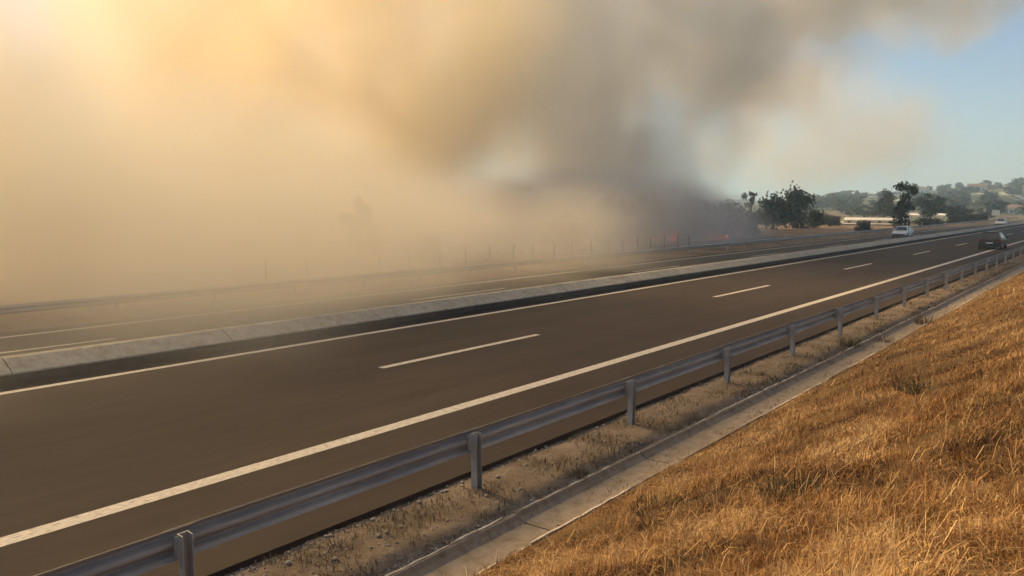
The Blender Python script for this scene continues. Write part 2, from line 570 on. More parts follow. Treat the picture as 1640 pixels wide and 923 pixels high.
# ------------------------------------------------------------------ dry grass: one mass of blades
def blades(name, P, L, W, lean, az, tint, mat):
    """P base points (n,3); each blade: 2 quads narrowing to a point, bending over"""
    n = len(P)
    d = np.stack([np.cos(az), np.sin(az), np.zeros(n)], 1)
    sd = np.stack([-np.sin(az + rng.normal(0, .5, n)), np.cos(az + rng.normal(0, .5, n)), np.zeros(n)], 1)
    up = np.array([0, 0, 1.0])
    a1, a2 = lean * 0.55, np.minimum(lean * 1.35, 1.75)
    m1 = P + (d * np.sin(a1)[:, None] + up * np.cos(a1)[:, None]) * (L * .5)[:, None]
    tip = m1 + (d * np.sin(a2)[:, None] + up * np.cos(a2)[:, None]) * (L * .5)[:, None]
    w = (W * .5)[:, None]
    V = np.stack([P - sd * w, P + sd * w, m1 - sd * w * .8, m1 + sd * w * .8, tip], 1).reshape(-1, 3)
    i = (np.arange(n) * 5)[:, None]
    F = np.concatenate([i + np.array([[0, 1, 3]]), i + np.array([[0, 3, 2]]), i + np.array([[2, 3, 4]])], 0)
    me = big_mesh(name, V, F, mat)
    at = me.attributes.new('tint', 'FLOAT', 'POINT')
    at.data.foreach_set('value', np.repeat(tint, 5).astype(np.float32))
    return link_mesh(name, me)

def np_noise(x, y, s, seed):
    return np.array([mnoise.noise(Vector((a / s + seed, b / s + seed * 2, seed))) for a, b in zip(x, y)])

def scatter_bank(n_clump):
    # clumps in the part of the bank in view, denser close to the camera
    pts = []
    r = random.Random(3)
    while len(pts) < n_clump:
        u = r.random()
        dist = 3.0 * (60 / 3.0) ** (u ** 1.25)
        ang = r.uniform(math.radians(-6), math.radians(62))
        x, y = -dist * math.sin(ang) + r.uniform(-.1, .1), dist * math.cos(ang)
        if x < GUT_R + 0.02 or x > 1.2 or y < 1.4:
            continue
        pts.append((x, y))
    return np.array(pts)

C = scatter_bank(33000)
C = C[(np_noise(C[:, 0], C[:, 1], 0.55, 71.0) > -.22) | (rng.random(len(C)) < .35)]
dist = np.hypot(C[:, 0], C[:, 1])
patch = np_noise(C[:, 0], C[:, 1], 1.5, 11.0)          # own colour of the sward: straw or brown
patch2 = np_noise(C[:, 0], C[:, 1], 0.45, 21.0)
lush = np_noise(C[:, 0], C[:, 1], 0.9, 31.0)
nb = 12
idx = np.repeat(np.arange(len(C)), nb)
n = len(idx)
base = C[idx] + rng.normal(0, 0.035, (n, 2)) * (1 + dist[idx, None] / 14)
base[:, 0] = np.maximum(base[:, 0], GUT_R - 0.02)
z = np.array([bank_z(x, y) for x, y in base]) - 0.01
P = np.column_stack([base, z])
caz = 2.4 * np.pi * np_noise(C[:, 0], C[:, 1], 0.8, 51.0) + rng.normal(0, .9, len(C))
az = caz[idx] + rng.normal(0, 1.3, n)
toe = np.clip((base[:, 0] - GUT_R) / 0.7, 0.62, 1)
tall = rng.random(len(C)) ** 3
L = (0.05 + 0.11 * rng.random(n) ** 1.4) * (1 + 0.8 * np.clip(lush[idx], -.6, 1) + 0.5 * tall[idx]) * toe
Wd = (0.0022 + 0.0024 * rng.random(n)) * (1 + dist[idx] / 11)
lean = np.clip(np.abs(rng.normal(1.15, 0.5, n)), 0.05, 1.8)
L *= np.where(patch[idx] + rng.normal(0, .1, n) < -.12, .55, 1.0)
tint = np.clip(0.29 + 0.9 * patch[idx] + 0.6 * patch2[idx] + rng.normal(0, 0.2, n) + 0.25 * tall[idx], 0, 1)
tag(blades('dry_grass', P, L, Wd, lean, az, tint, M['straw']), 'dry straw coloured grass covering the roadside bank', 'grass', kind='stuff')

# matted stalks lying on the bank
k = 5000
u = rng.random(k)
dd = 3.0 * (40 / 3.0) ** (u ** 1.3)
aa = rng.uniform(math.radians(-6), math.radians(60), k)
bx_, by_ = -dd * np.sin(aa), dd * np.cos(aa)
ok = (bx_ > GUT_R + .15) & (bx_ < 1.2)
bx_, by_, dd = bx_[ok], by_[ok], dd[ok]
n = len(bx_)
P = np.column_stack([bx_, by_, [bank_z(x, y) + 0.05 for x, y in zip(bx_, by_)]])
tag(blades('fallen_straw', P, 0.12 + 0.22 * rng.random(n), (0.002 + 0.0025 * rng.random(n)) * (1 + dd / 11), rng.uniform(1.1, 1.7, n),
           rng.uniform(0, 6.28, n), np.clip(rng.normal(0.6, 0.22, n), 0, 1), M['straw']),
    'pale dry stalks lying flat over the grass bank', 'straw', kind='stuff')

k = 1500
dd = rng.uniform(2.8, 9.0, k)
aa = rng.uniform(math.radians(-6), math.radians(50), k)
bx_, by_ = -dd * np.sin(aa), dd * np.cos(aa)
ok = (bx_ > GUT_R + .9) & (bx_ < 1.0)
bx_, by_ = bx_[ok], by_[ok]
n = len(bx_)
P = np.column_stack([bx_, by_, [bank_z(x, y) for x, y in zip(bx_, by_)]])
tag(blades('loose_stalks', P, 0.18 + 0.22 * rng.random(n), 0.003 + 0.002 * rng.random(n), np.abs(rng.normal(.9, .45, n)),
           rng.uniform(0, 6.28, n), np.clip(rng.normal(0.85, 0.15, n), 0, 1), M['straw']),
    'long pale stalks standing out of the grass close by', 'straw', kind='stuff')

# sparse grass on the verge
k = 26000
u = rng.random(k)
vy = 2.5 * (60 / 2.5) ** (u ** 1.1)
vx = rng.uniform(-7.0, -5.68, k)
ng = np_noise(vx, vy, 0.7, 41.0) + 0.35 * np_noise(vx, vy, 0.2, 43.0) + 0.25 * (vx + 6.4)
ok = ng > rng.uniform(-.25, .45, k)
vx, vy, ng = vx[ok], vy[ok], ng[ok]
n = len(vx)
P = np.column_stack([vx, vy, [verge_z(x, y) - .005 for x, y in zip(vx, vy)]])
tag(blades('verge_grass', P, 0.04 + 0.09 * rng.random(n), (0.0035 + 0.003 * rng.random(n)) * (1 + vy / 12), np.abs(rng.normal(0.8, .4, n)),
           rng.uniform(0, 6.28, n), np.clip(rng.normal(0.42, 0.22, n), 0, 1), M['straw_verge']),
    'thin withered grass on the strip under the guardrail', 'grass', kind='stuff')

# dead grass blown into the gutter
k = 2600
u = rng.random(k)
vy = 3.0 * (50 / 3.0) ** (u ** 1.1)
vx = np.where(rng.random(k) < .6, GUT_R - .10 - np.abs(rng.normal(0, .10, k)), rng.uniform(GUT_L + .1, GUT_R - .08, k))
ok = np_noise(vx, vy, 0.9, 61.0) + rng.normal(0, .15, k) > .05
vx, vy = np.clip(vx[ok], GUT_L + .1, GUT_R - .08), vy[ok]
n = len(vx)
P = np.column_stack([vx, vy, np.full(n, -.068)])
tag(blades('blown_straw', P, 0.05 + 0.10 * rng.random(n), (0.003 + 0.003 * rng.random(n)) * (1 + vy / 12), rng.uniform(1.1, 1.5, n),
           rng.uniform(0, 6.28, n), np.clip(rng.normal(0.4, 0.22, n), 0, 1), M['straw_verge']),
    'dead grass blown into the concrete gutter', 'straw', kind='stuff')

# loose gravel on the verge
def gravel():
    Vv, Ff = [], []
    r = random.Random(12)
    o = 0
    for q in range(5200):
        y = 3.0 * (50 / 3.0) ** (r.random() ** 1.1)
        x = r.choice((r.uniform(-7.03, -5.67), r.gauss(-5.72, .05), r.gauss(-6.95, .06)))
        s = r.uniform(0.006, 0.02) * (1 + (r.random() < .05) * 1.3)
        zz = verge_z(x, y) + s * 0.3
        t = r.uniform(0, 6.28)
        ring = [(x + s * math.cos(t + a) * r.uniform(.7, 1.1), y + s * math.sin(t + a) * r.uniform(.7, 1.2), zz + r.uniform(-.2, .2) * s) for a in (0, 1.57, 3.14, 4.71)]
        Vv += ring + [(x, y, zz + s * .7), (x, y, zz - s * .6)]
        Ff += [(o + a, o + (a + 1) % 4, o + 4) for a in range(4)] + [(o + (a + 1) % 4, o + a, o + 5) for a in range(4)]
        o += 6
    me = big_mesh('gravel', np.array(Vv), np.array(Ff), M['stone'])
    return link_mesh('gravel', me)
tag(gravel(), 'loose pale gravel on the strip under the guardrail', 'gravel', kind='stuff')

# weed clumps that stand out
def weed(loc, h, r_, n, label, seed, mat='weed', group=None):
    rr = np.random.default_rng(seed)
    a = rr.uniform(0, 6.28, n)
    q = r_ * np.sqrt(rr.random(n)) * .6
    P = np.column_stack([q * np.cos(a), q * np.sin(a), np.full(n, -0.03)])
    o = blades('weed_clump', P, h * (0.45 + 0.7 * rr.random(n)), np.full(n, 0.005) * (1 + math.hypot(loc[0], loc[1]) / 16), np.abs(rr.normal(.95, .5, n)),
               a + rr.normal(0, .8, n), np.clip(rr.normal(.42, .28, n), 0, 1), M[mat])
    o.location = loc
    tag(o, label, 'weed', group)
    return o
weed((-1.96, 6.13, bank_z(-1.96, 6.13)), 0.20, 0.55, 420, 'dark green weed tuft growing in the middle of the dry bank', 1)
weed((-3.62, 6.9, bank_z(-3.62, 6.9)), 0.13, 0.55, 380, 'low greenish weed tuft low on the bank near the gutter', 2)
weed((-1.96, 10.71, bank_z(-1.96, 10.71)), 0.2, 0.6, 380, 'olive weed tuft highest and farthest up the dry bank', 3)
weed((-5.05, 27.1, 0.0), 0.5, 0.5, 150, 'dark brown dried weed hanging over the gutter edge farther along', 4, 'straw_verge')
weed((-5.35, 23.2, -0.1), 0.35, 0.4, 110, 'brown weed growing inside the concrete gutter', 5, 'straw_verge')
weed((-5.8, 21.5, 0.0), 0.35, 0.4, 120, 'green weed on the gravel side of the gutter lip', 6)
weed((-5.78, 8.6, 0.0), 0.16, 0.25, 90, 'small dark weed at the gravel lip close by, between the second and third posts', 7)

# ------------------------------------------------------------------ wire fence behind the far guardrail
fence = empty('wire_fence', (-37.3, 0, -0.62))
tag(fence, 'wire fence on thin wooden posts fading into the smoke', 'fence')
bm = bmesh.new()
tube(bm, [(0, 0, -0.2), (0.01, 0, 0.7), (0, 0, 1.42)], [0.05, 0.046, 0.042], 7)
p0 = bm_obj('post', bm, M['wood'], fence)
p0.location = (0, 24.3, 0)
for k in range(1, 20):
    p = p0.copy(); COL.objects.link(p)
    p.location = (random.uniform(-.05, .05), 24.3 + 2.72 * k + random.uniform(-.12, .12), random.uniform(-.12, .06))
    p.rotation_euler = (random.uniform(-.05, .05), random.uniform(-.05, .05), random.uniform(0, 6))
for h in (0.45, 0.85, 1.25):
    bm = bmesh.new()
    tube(bm, [(0.07, 24.3 + 2.72 * k, h - 0.02 * (k % 2)) for k in range(20)], [0.008] * 20, 4)
    bm_obj('wire', bm, M['wire'], fence)

# ------------------------------------------------------------------ trees
def leaf_cloud(lumps, n, size, seed, flat=0.0):
    """leaf-sized quads spread through lumps [(x,y,z,rx,ry,rz)], more towards their skins"""
    r = np.random.default_rng(seed)
    vol = np.array([l[3] * l[4] * l[5] for l in lumps]) ** 0.75
    which = r.choice(len(lumps), n, p=vol / vol.sum())
    Lm = np.array(lumps)[which]
    d = r.normal(size=(n, 3)); d /= np.linalg.norm(d, axis=1)[:, None]
    rad = r.random(n) ** 0.42 * (1 + r.normal(0, .09, n))
    c = Lm[:, :3] + d * rad[:, None] * Lm[:, 3:6]
    a = r.normal(size=(n, 3)); a /= np.linalg.norm(a, axis=1)[:, None]
    b = np.cross(a, r.normal(size=(n, 3))); b /= np.linalg.norm(b, axis=1)[:, None]
    s = size * (0.6 + 0.8 * r.random(n))[:, None]
    V = np.stack([c - a * s, c + b * s * .55, c + a * s, c - b * s * .55], 1).reshape(-1, 3)
    F = np.arange(4 * n).reshape(-1, 4)
    lt = r.random(len(lumps))
    tint = np.clip(0.25 + 0.4 * lt[which] + r.normal(0, .18, n), 0, 1)
    me = big_mesh('crown', V, F, None)
    at = me.attributes.new('tint', 'FLOAT', 'POINT')
    at.data.foreach_set('value', np.repeat(tint, 4).astype(np.float32))
    return me

def tree_proto(kind, seed, n, size):
    """unit tree about 1 high, 1 wide"""
    r = random.Random(seed)
    lumps, limbs = [], []
    if kind == 'broad':
        for k in range(13):
            a = r.uniform(0, 6.28); q = r.uniform(0.05, 0.36); h = r.uniform(0.28, 0.82)
            lumps.append((q * math.cos(a), q * math.sin(a), h, r.uniform(.10, .19), r.uniform(.10, .19), r.uniform(.08, .16)))
        lumps.append((0, 0, .5, .26, .26, .28))
        lumps.append((r.uniform(-.1, .1), 0, .88, .13, .13, .12))
    elif kind == 'bushy':
        for k in range(12):
            a = r.uniform(0, 6.28); q = r.uniform(0.05, 0.38); h = r.uniform(0.12, 0.72) * (1 - q * .6)
            lumps.append((q * math.cos(a), q * math.sin(a), h, r.uniform(.12, .22), r.uniform(.12, .22), r.uniform(.10, .2)))
        lumps.append((0, 0, .4, .34, .34, .4))
    elif kind == 'tall':
        for k in range(9):
            a = r.uniform(0, 6.28); q = r.uniform(0.05, 0.3); h = r.uniform(0.35, 0.92)
            lumps.append((q * math.cos(a), q * math.sin(a), h, r.uniform(.07, .15), r.uniform(.07, .15), r.uniform(.07, .13)))
        lumps.append((.02, 0, .9, .12, .12, .09)); lumps.append((0, 0, .22, .2, .2, .18))
    else:  # sparse
        for k in range(7):
            a = r.uniform(0, 6.28); q = r.uniform(0.02, 0.2); h = r.uniform(0.5, 0.95)
            lumps.append((q * math.cos(a), q * math.sin(a), h, r.uniform(.05, .1), r.uniform(.05, .1), r.uniform(.05, .1)))
    crown = leaf_cloud(lumps, n, size, seed)
    bm = bmesh.new()
    tube(bm, [(0, 0, -.05), (.008, .01, .2), (-.01, 0, .45), (0, 0, .72)], [.034, .026, .018, .006], 7)
    for l in lumps[:8]:
        z0 = max(.1, min(.6, l[2] * .55))
        tube(bm, [(0, 0, z0), (l[0] * .55, l[1] * .55, (z0 + l[2]) * .52), (l[0], l[1], l[2])], [.013, .009, .003], 5)
    me = bpy.data.meshes.new('trunk')
    bm.to_mesh(me); bm.free()
    me.materials.append(M['bark'])
    return crown, me

PROTO = {k: tree_proto(k0, sd, nn, sz) for k, k0, sd, nn, sz in (
    ('broad', 'broad', 5, 2600, .030), ('broad2', 'broad', 16, 2600, .030), ('bushy', 'bushy', 8, 2400, .034), ('bushy2', 'bushy', 23, 2400, .034),
    ('tall', 'tall', 4, 1500, .030), ('sparse', 'sparse', 9, 420, .026))}
LEAFM = {}
def tree(kind, x, y, h, w, mat, label, rz=0.0, name='tree', cat='tree', group=None):
    key = (kind, mat)
    crown, trunk = PROTO[kind]
    if key not in LEAFM:
        c = crown.copy(); c.materials.clear(); c.materials.append(M[mat]); LEAFM[key] = c
    root = empty(name, (x, y, terrain_z(x, y)), rz)
    tag(root, label, cat, group)
    for nm, me in (('trunk', trunk), ('crown', LEAFM[key])):
        o = bpy.data.objects.new(nm, me); COL.objects.link(o); o.parent = root
        o.scale = (w, w, h)
    return root
tree('bushy2', -54.5, 157.8, 11.0, 9.4, 'leaf_dark', 'tallest dark green tree at the clear edge of the smoke', .3)
tree('bushy', -54.7, 147.4, 9.2, 8.4, 'leaf_dark', 'rounded dark tree just left of the tallest one at the smoke edge', 1.1)
tree('sparse', -56.4, 140.5, 8.2, 7.0, 'leaf_grey', 'thin sparse tree with a bare trunk against pale smoke', .4)
tree('bushy2', -52.0, 164.0, 5.2, 6.0, 'leaf_dark', 'low dark bush at the right foot of the tallest tree', 2.2)
tree('bushy2', -44.7, 109.7, 5.0, 6.4, 'leaf_dark', 'dark bushy tree last in the smoky row before the gap of sky', .7)
tree('bushy2', -44.6, 102.5, 6.6, 7.2, 'leaf_dark', 'dark tree second from the right in the smoky row above the fire', 2.0)
tree('bushy', -46.0, 95.0, 7.2, 7.8, 'leaf_dark', 'dark tree in thick grey smoke behind the rightmost flames', 2.9)
tree('bushy', -48.0, 86.0, 7.6, 8.0, 'leaf_dark', 'dark tree in grey smoke above the middle flames', .9)
tree('bushy2', -47.6, 76.2, 7.4, 7.6, 'leaf_dark', 'dim tree in grey smoke at the left end of the burning row', 1.6)
tree('bushy', -55.0, 69.0, 8.6, 9.0, 'leaf_dark', 'ghostly grey tree nearly lost in the smoke at the picture centre', .2)
tree('bushy', -44.0, 62.3, 4.6, 5.0, 'leaf_dark', 'low grey shrub in smoke right of the ghostly tree', 1.2)
tree('bushy2', -47.0, 67.5, 5.6, 7.0, 'leaf_dark', 'dark low tree in smoke between the ghostly tree and the burning row', 2.6)
tree('bushy2', -55.0, 64.0, 6.0, 8.0, 'leaf_dark', 'dim bushy tree close behind the ghostly grey tree', .3)
tree('bushy', -52.0, 90.5, 8.0, 9.0, 'leaf_dark', 'taller dim tree at the back of the burning row', 1.7)
tree('broad', -43.5, 36.3, 5.2, 3.8, 'leaf_dark', 'faint slim tree behind the first fence posts in yellow smoke', 1.9)
tree('bushy2', -43.0, 42.0, 3.2, 4.6, 'leaf_dark', 'faint low bush behind the fence in yellow smoke', .1)
tree('tall', -27.8, 127.3, 7.9, 6.4, 'leaf_dark', 'dark tall tree with open crown beside the white car', .5)
tree('bushy', -33.2, 128.0, 2.6, 3.0, 'leaf_dark', 'small dark bush at the foot of the open crowned tree', .8)
tree('broad2', -52.6, 221.7, 9.0, 9.0, 'leaf_grey', 'brownish grey tree behind the pale field, left of the open crowned tree', 1.3)
tree('bushy', -50.0, 228.0, 6.0, 7.0, 'leaf_grey', 'lower grey bush in front of the brownish tree', 2.4)
tree('broad', -45.6, 243.0, 8.2, 12.0, 'leaf_dark', 'wide dark round tree right of the open crowned tree', .0)
tree('bushy2', -40.0, 250.0, 6.0, 9.0, 'leaf_dark', 'low dark bush at the right end of the wide round tree', 1.0)
for k, (x, y, h, w, lab) in enumerate([(-33.6, 173.2, 2.6, 4.2, 'small roadside bush nearest the open crowned tree'), (-33.2, 184.0, 2.2, 4.0, 'small roadside bush left of the white marker post'),
                                       (-33.0, 203.0, 3.0, 5.0, 'round roadside bush behind the grey car'), (-32.9, 222.0, 3.4, 6.0, 'bush behind the distant white car'),
                                       (-33.4, 246.0, 3.2, 6.0, 'last roadside bush near the right picture edge')]):
    tree('bushy' if k % 2 else 'bushy2', x, y, h, w, 'leaf_hill', lab, k * 1.3, 'bush', 'bush')
tree('bushy', -53.3, 178.4, 3.0, 6.0, 'leaf_dark', 'low dark hedge bush right of the tallest tree by the brown field', .6, 'bush', 'bush')
tree('bushy2', -60.0, 196.0, 3.4, 8.0, 'leaf_grey', 'grey hedge bush at the left end of the pale field', .6, 'bush', 'bush')

# trees dotted over the far hillside
hp = leaf_cloud([(0, 0, .45, .4, .4, .36), (.25, .1, .35, .25, .25, .25), (-.2, .15, .6, .25, .22, .25), (0, -.25, .4, .24, .24, .3)], 150, .13, 77)
hp.materials.append(M['leaf_hill'])
bm = bmesh.new(); tube(bm, [(0, 0, -.15), (0, 0, .3)], [.05, .03], 5)
ht = bpy.data.meshes.new('trunk'); bm.to_mesh(ht); bm.free(); ht.materials.append(M['bark'])
r = random.Random(21)
cnt = 0
while cnt < 150:
    y = r.uniform(330, 1000)
    x = y * r.uniform(-0.34, -0.075)
    if fbm(x, y, 90, 5.0) + r.uniform(-.5, .5) < 0.0 and r.random() < .75:
        continue
    root = empty('hillside_tree', (x, y, terrain_z(x, y)), r.uniform(0, 6))
    tag(root, 'small dark tree dotted on the far hillside', 'tree', 'trees on the far hillside')
    w, h = r.uniform(6, 13), r.uniform(4, 8.5)
    for nm, me in (('trunk', ht), ('crown', hp)):
        o = bpy.data.objects.new(nm, me); COL.objects.link(o); o.parent = root
        o.scale = (w, w, h)
    cnt += 1
# wooded crest, one mass
lumps = []
for k in range(260):
    y = r.uniform(880, 1080); x = y * r.uniform(-0.36, -0.06)
    lumps.append((x, y, terrain_z(x, y) + 2.0, r.uniform(5, 12), r.uniform(4, 8), r.uniform(2.0, 4.5)))
cm = leaf_cloud(lumps, 16000, 1.3, 99); cm.materials.append(M['leaf_hill'])
tag(link_mesh('far_wood', cm), 'dark wood along the crest of the far hill', 'wood', kind='stuff')

# pale fields, thin sheets over the plain
def field(name, corners, mat, dz=0.06):
    (x0, y0), (x1, y1), (x2, y2), (x3, y3) = corners
    n = 10
    v, f = [], []
    for j in range(n + 1):
        for i in range(n + 1):
            s, t = i / n, j / n
            x = (x0 * (1 - s) + x1 * s) * (1 - t) + (x3 * (1 - s) + x2 * s) * t
            y = (y0 * (1 - s) + y1 * s) * (1 - t) + (y3 * (1 - s) + y2 * s) * t
            v.append((x, y, terrain_z(x, y) + dz))
    for j in range(n):
        for i in range(n):
            a = j * (n + 1) + i
            f.append((a, a + 1, a + n + 2, a + n + 1))
    o = obj_from(name, v, f, mat, smooth=True)
    tag(o, kind='structure')
M['pale_field'] = simple_mat('pale_field', (0.46, 0.41, 0.33), (0.60, 0.55, 0.46), .25, .95)
M['green_field'] = simple_mat('green_field', (0.13, 0.16, 0.07), (0.20, 0.22, 0.10), .2, .95)
M['chalk_field'] = simple_mat('chalk_field', (0.48, 0.50, 0.38), (0.62, 0.62, 0.50), .2, .95)
field('stubble_field', [(-57, 196), (-41, 196), (-48, 226), (-68, 226)], M['pale_field'], .25)
field('chalk_field', [(-62, 286), (-46, 286), (-52, 330), (-70, 330)], M['chalk_field'], .5)
field('green_field', [(-58, 250), (-34, 240), (-36, 282), (-60, 282)], M['green_field'], .25)

for k, (x, y, w, d) in enumerate([(-120, 560, 40, 18), (-70, 520, 30, 14), (-95, 640, 46, 16), (-62, 620, 26, 16), (-160, 700, 50, 20), (-80, 760, 36, 22)]):
    field('slope_field', [(x - w / 2, y), (x + w / 2, y), (x + w / 2, y + d), (x - w / 2, y + d)], M['pale_field' if k % 2 else 'chalk_field'], .5)

# ------------------------------------------------------------------ far houses
M['wall_peach'] = simple_mat('wall_peach', (0.52, 0.40, 0.30), (0.60, 0.47, 0.36), .6, .9)
M['wall_white'] = simple_mat('wall_white', (0.66, 0.64, 0.60), (0.76, 0.74, 0.70), .6, .9)
M['roof'] = simple_mat('roof_tile', (0.16, 0.11, 0.085), (0.24, 0.17, 0.13), .8, .9)
M['pane'] = simple_mat('dark_pane', (0.02, 0.025, 0.03), (0.035, 0.04, 0.045), 1, .2, spec=.5)
def house(x, y, w, d, h, wall, rz, label, nw=3):
    root = empty('house', (x, y, terrain_z(x, y)), rz)
    tag(root, label, 'house')
    bm = bmesh.new(); bx(bm, -w / 2, w / 2, -d / 2, d / 2, -1.5, h)
    bm_obj('wall', bm, M[wall], root)
    bm = bmesh.new()
    e = .4
    v = [bm.verts.new(p) for p in ((-w/2-e, -d/2-e, h+.003), (w/2+e, -d/2-e, h+.003), (w/2+e, d/2+e, h+.003), (-w/2-e, d/2+e, h+.003), (-w/2-e, 0, h+d*.28), (w/2+e, 0, h+d*.28))]
    for q in ((0, 1, 5, 4), (2, 3, 4, 5), (0, 4, 3), (1, 2, 5), (0, 3, 2, 1)):
        bm.faces.new([v[i] for i in q])
    bm_obj('roof', bm, M['roof'], root)
    for k in range(nw):
        bm = bmesh.new(); cx = -w / 2 + w * (k + .5) / nw
        if k == nw // 2:
            bx(bm, cx - .5, cx + .5, -d / 2 - .05, -d / 2 + .02, -.2, 2.0); bm_obj('door', bm, M['wood'], root)
        else:
            bx(bm, cx - .6, cx + .6, -d / 2 - .05, -d / 2 + .02, 1.0, 2.3); bm_obj('window', bm, M['pane'], root)
house(-98, 690, 13, 8, 4.2, 'wall_peach', .1, 'peach walled farmhouse with brown roof on the far hillside')
house(-66, 800, 12, 8, 4.0, 'wall_white', -.1, 'pale farmhouse high on the hillside at the right picture edge')
house(-150, 760, 10, 7, 3.6, 'wall_white', .2, 'small pale house left of the peach farmhouse on the hill')
def shed(x, y, w, d, h, rz, label):
    root = empty('shed', (x, y, terrain_z(x, y)), rz); tag(root, label, 'shed')
    bm = bmesh.new(); bx(bm, -w / 2, w / 2, -d / 2, d / 2, -.5, h); bm_obj('wall', bm, M['pale_field'], root)
    bm = bmesh.new()
    v = [bm.verts.new(p) for p in ((-w/2-.2, -d/2-.2, h+.003), (w/2+.2, -d/2-.2, h+.003), (w/2+.2, d/2+.2, h+.003), (-w/2-.2, d/2+.2, h+.003), (-w/2-.2, 0, h+.6), (w/2+.2, 0, h+.6))]
    for q in ((0, 1, 5, 4), (2, 3, 4, 5), (0, 4, 3), (1, 2, 5), (0, 3, 2, 1)):
        bm.faces.new([v[i] for i in q])
    bm_obj('roof', bm, M['wall_white'], root)
    for k in range(6):
        cx = -w / 2 + w * (k + .5) / 6
        bm = bmesh.new(); bx(bm, cx - .35, cx + .35, -d / 2 - .03, -d / 2 + .02, .35, .8); bm_obj('window', bm, M['pane'], root)
shed(-51.0, 207.0, 14.0, 4.0, 1.05, .10, 'long low pale shed in the field left of the open crowned tree')
shed(-58.0, 300.0, 15.0, 5.0, 1.4, .05, 'second long pale shed farther off, right of the wide round tree')
house(-47, 465, 9, 7, 3.2, 'wall_white', 0, 'small white building low at the right picture edge')

# ------------------------------------------------------------------ cars
def paint(name, c, rough=.45):
    m, nt, b = new_mat(name, rough)
    n = noise_node(nt, 3, 4, .6, position(nt))
    r_ = ramp(nt, n.outputs[0], [(.3, tuple(v * .85 for v in c)), (.7, c)])
    nt.links.new(r_.outputs[0], b.inputs['Base Color'])
    b.inputs['Specular IOR Level'].default_value = .5
    b.inputs['Coat Weight'].default_value = .15
    return m
M['car_dark'] = paint('dark_grey_paint', (.028, .029, .031))
M['car_white'] = paint('white_paint', (.78, .78, .76))
M['glass'] = simple_mat('car_glass', (.03, .034, .038), (.05, .055, .06), 1, .08, spec=.6)
M['rubber'] = simple_mat('rubber', (.015, .015, .015), (.03, .03, .03), 8, .9)
M['rim'] = simple_mat('rim', (.35, .35, .36), (.45, .45, .46), 8, .35, .8)
M['tail'] = simple_mat('tail_lamp', (.25, .02, .015), (.35, .03, .02), 3, .2, spec=.5)
M['lamp'] = simple_mat('head_lamp', (.55, .56, .58), (.7, .7, .7), 3, .1, spec=.6)
M['plate'] = simple_mat('number_plate', (.7, .7, .66), (.78, .78, .74), 3, .5)
M['trim'] = simple_mat('black_trim', (.02, .02, .02), (.035, .035, .035), 3, .6)

def loft(bm, stations):
    rings = [[bm.verts.new(p) for p in ring] for ring in stations]
    n = len(rings[0])
    for r0, r1 in zip(rings, rings[1:]):
        for k in range(n):
            bm.faces.new((r0[k], r0[(k + 1) % n], r1[(k + 1) % n], r1[k]))
    bm.faces.new(rings[0][::-1]); bm.faces.new(rings[-1])

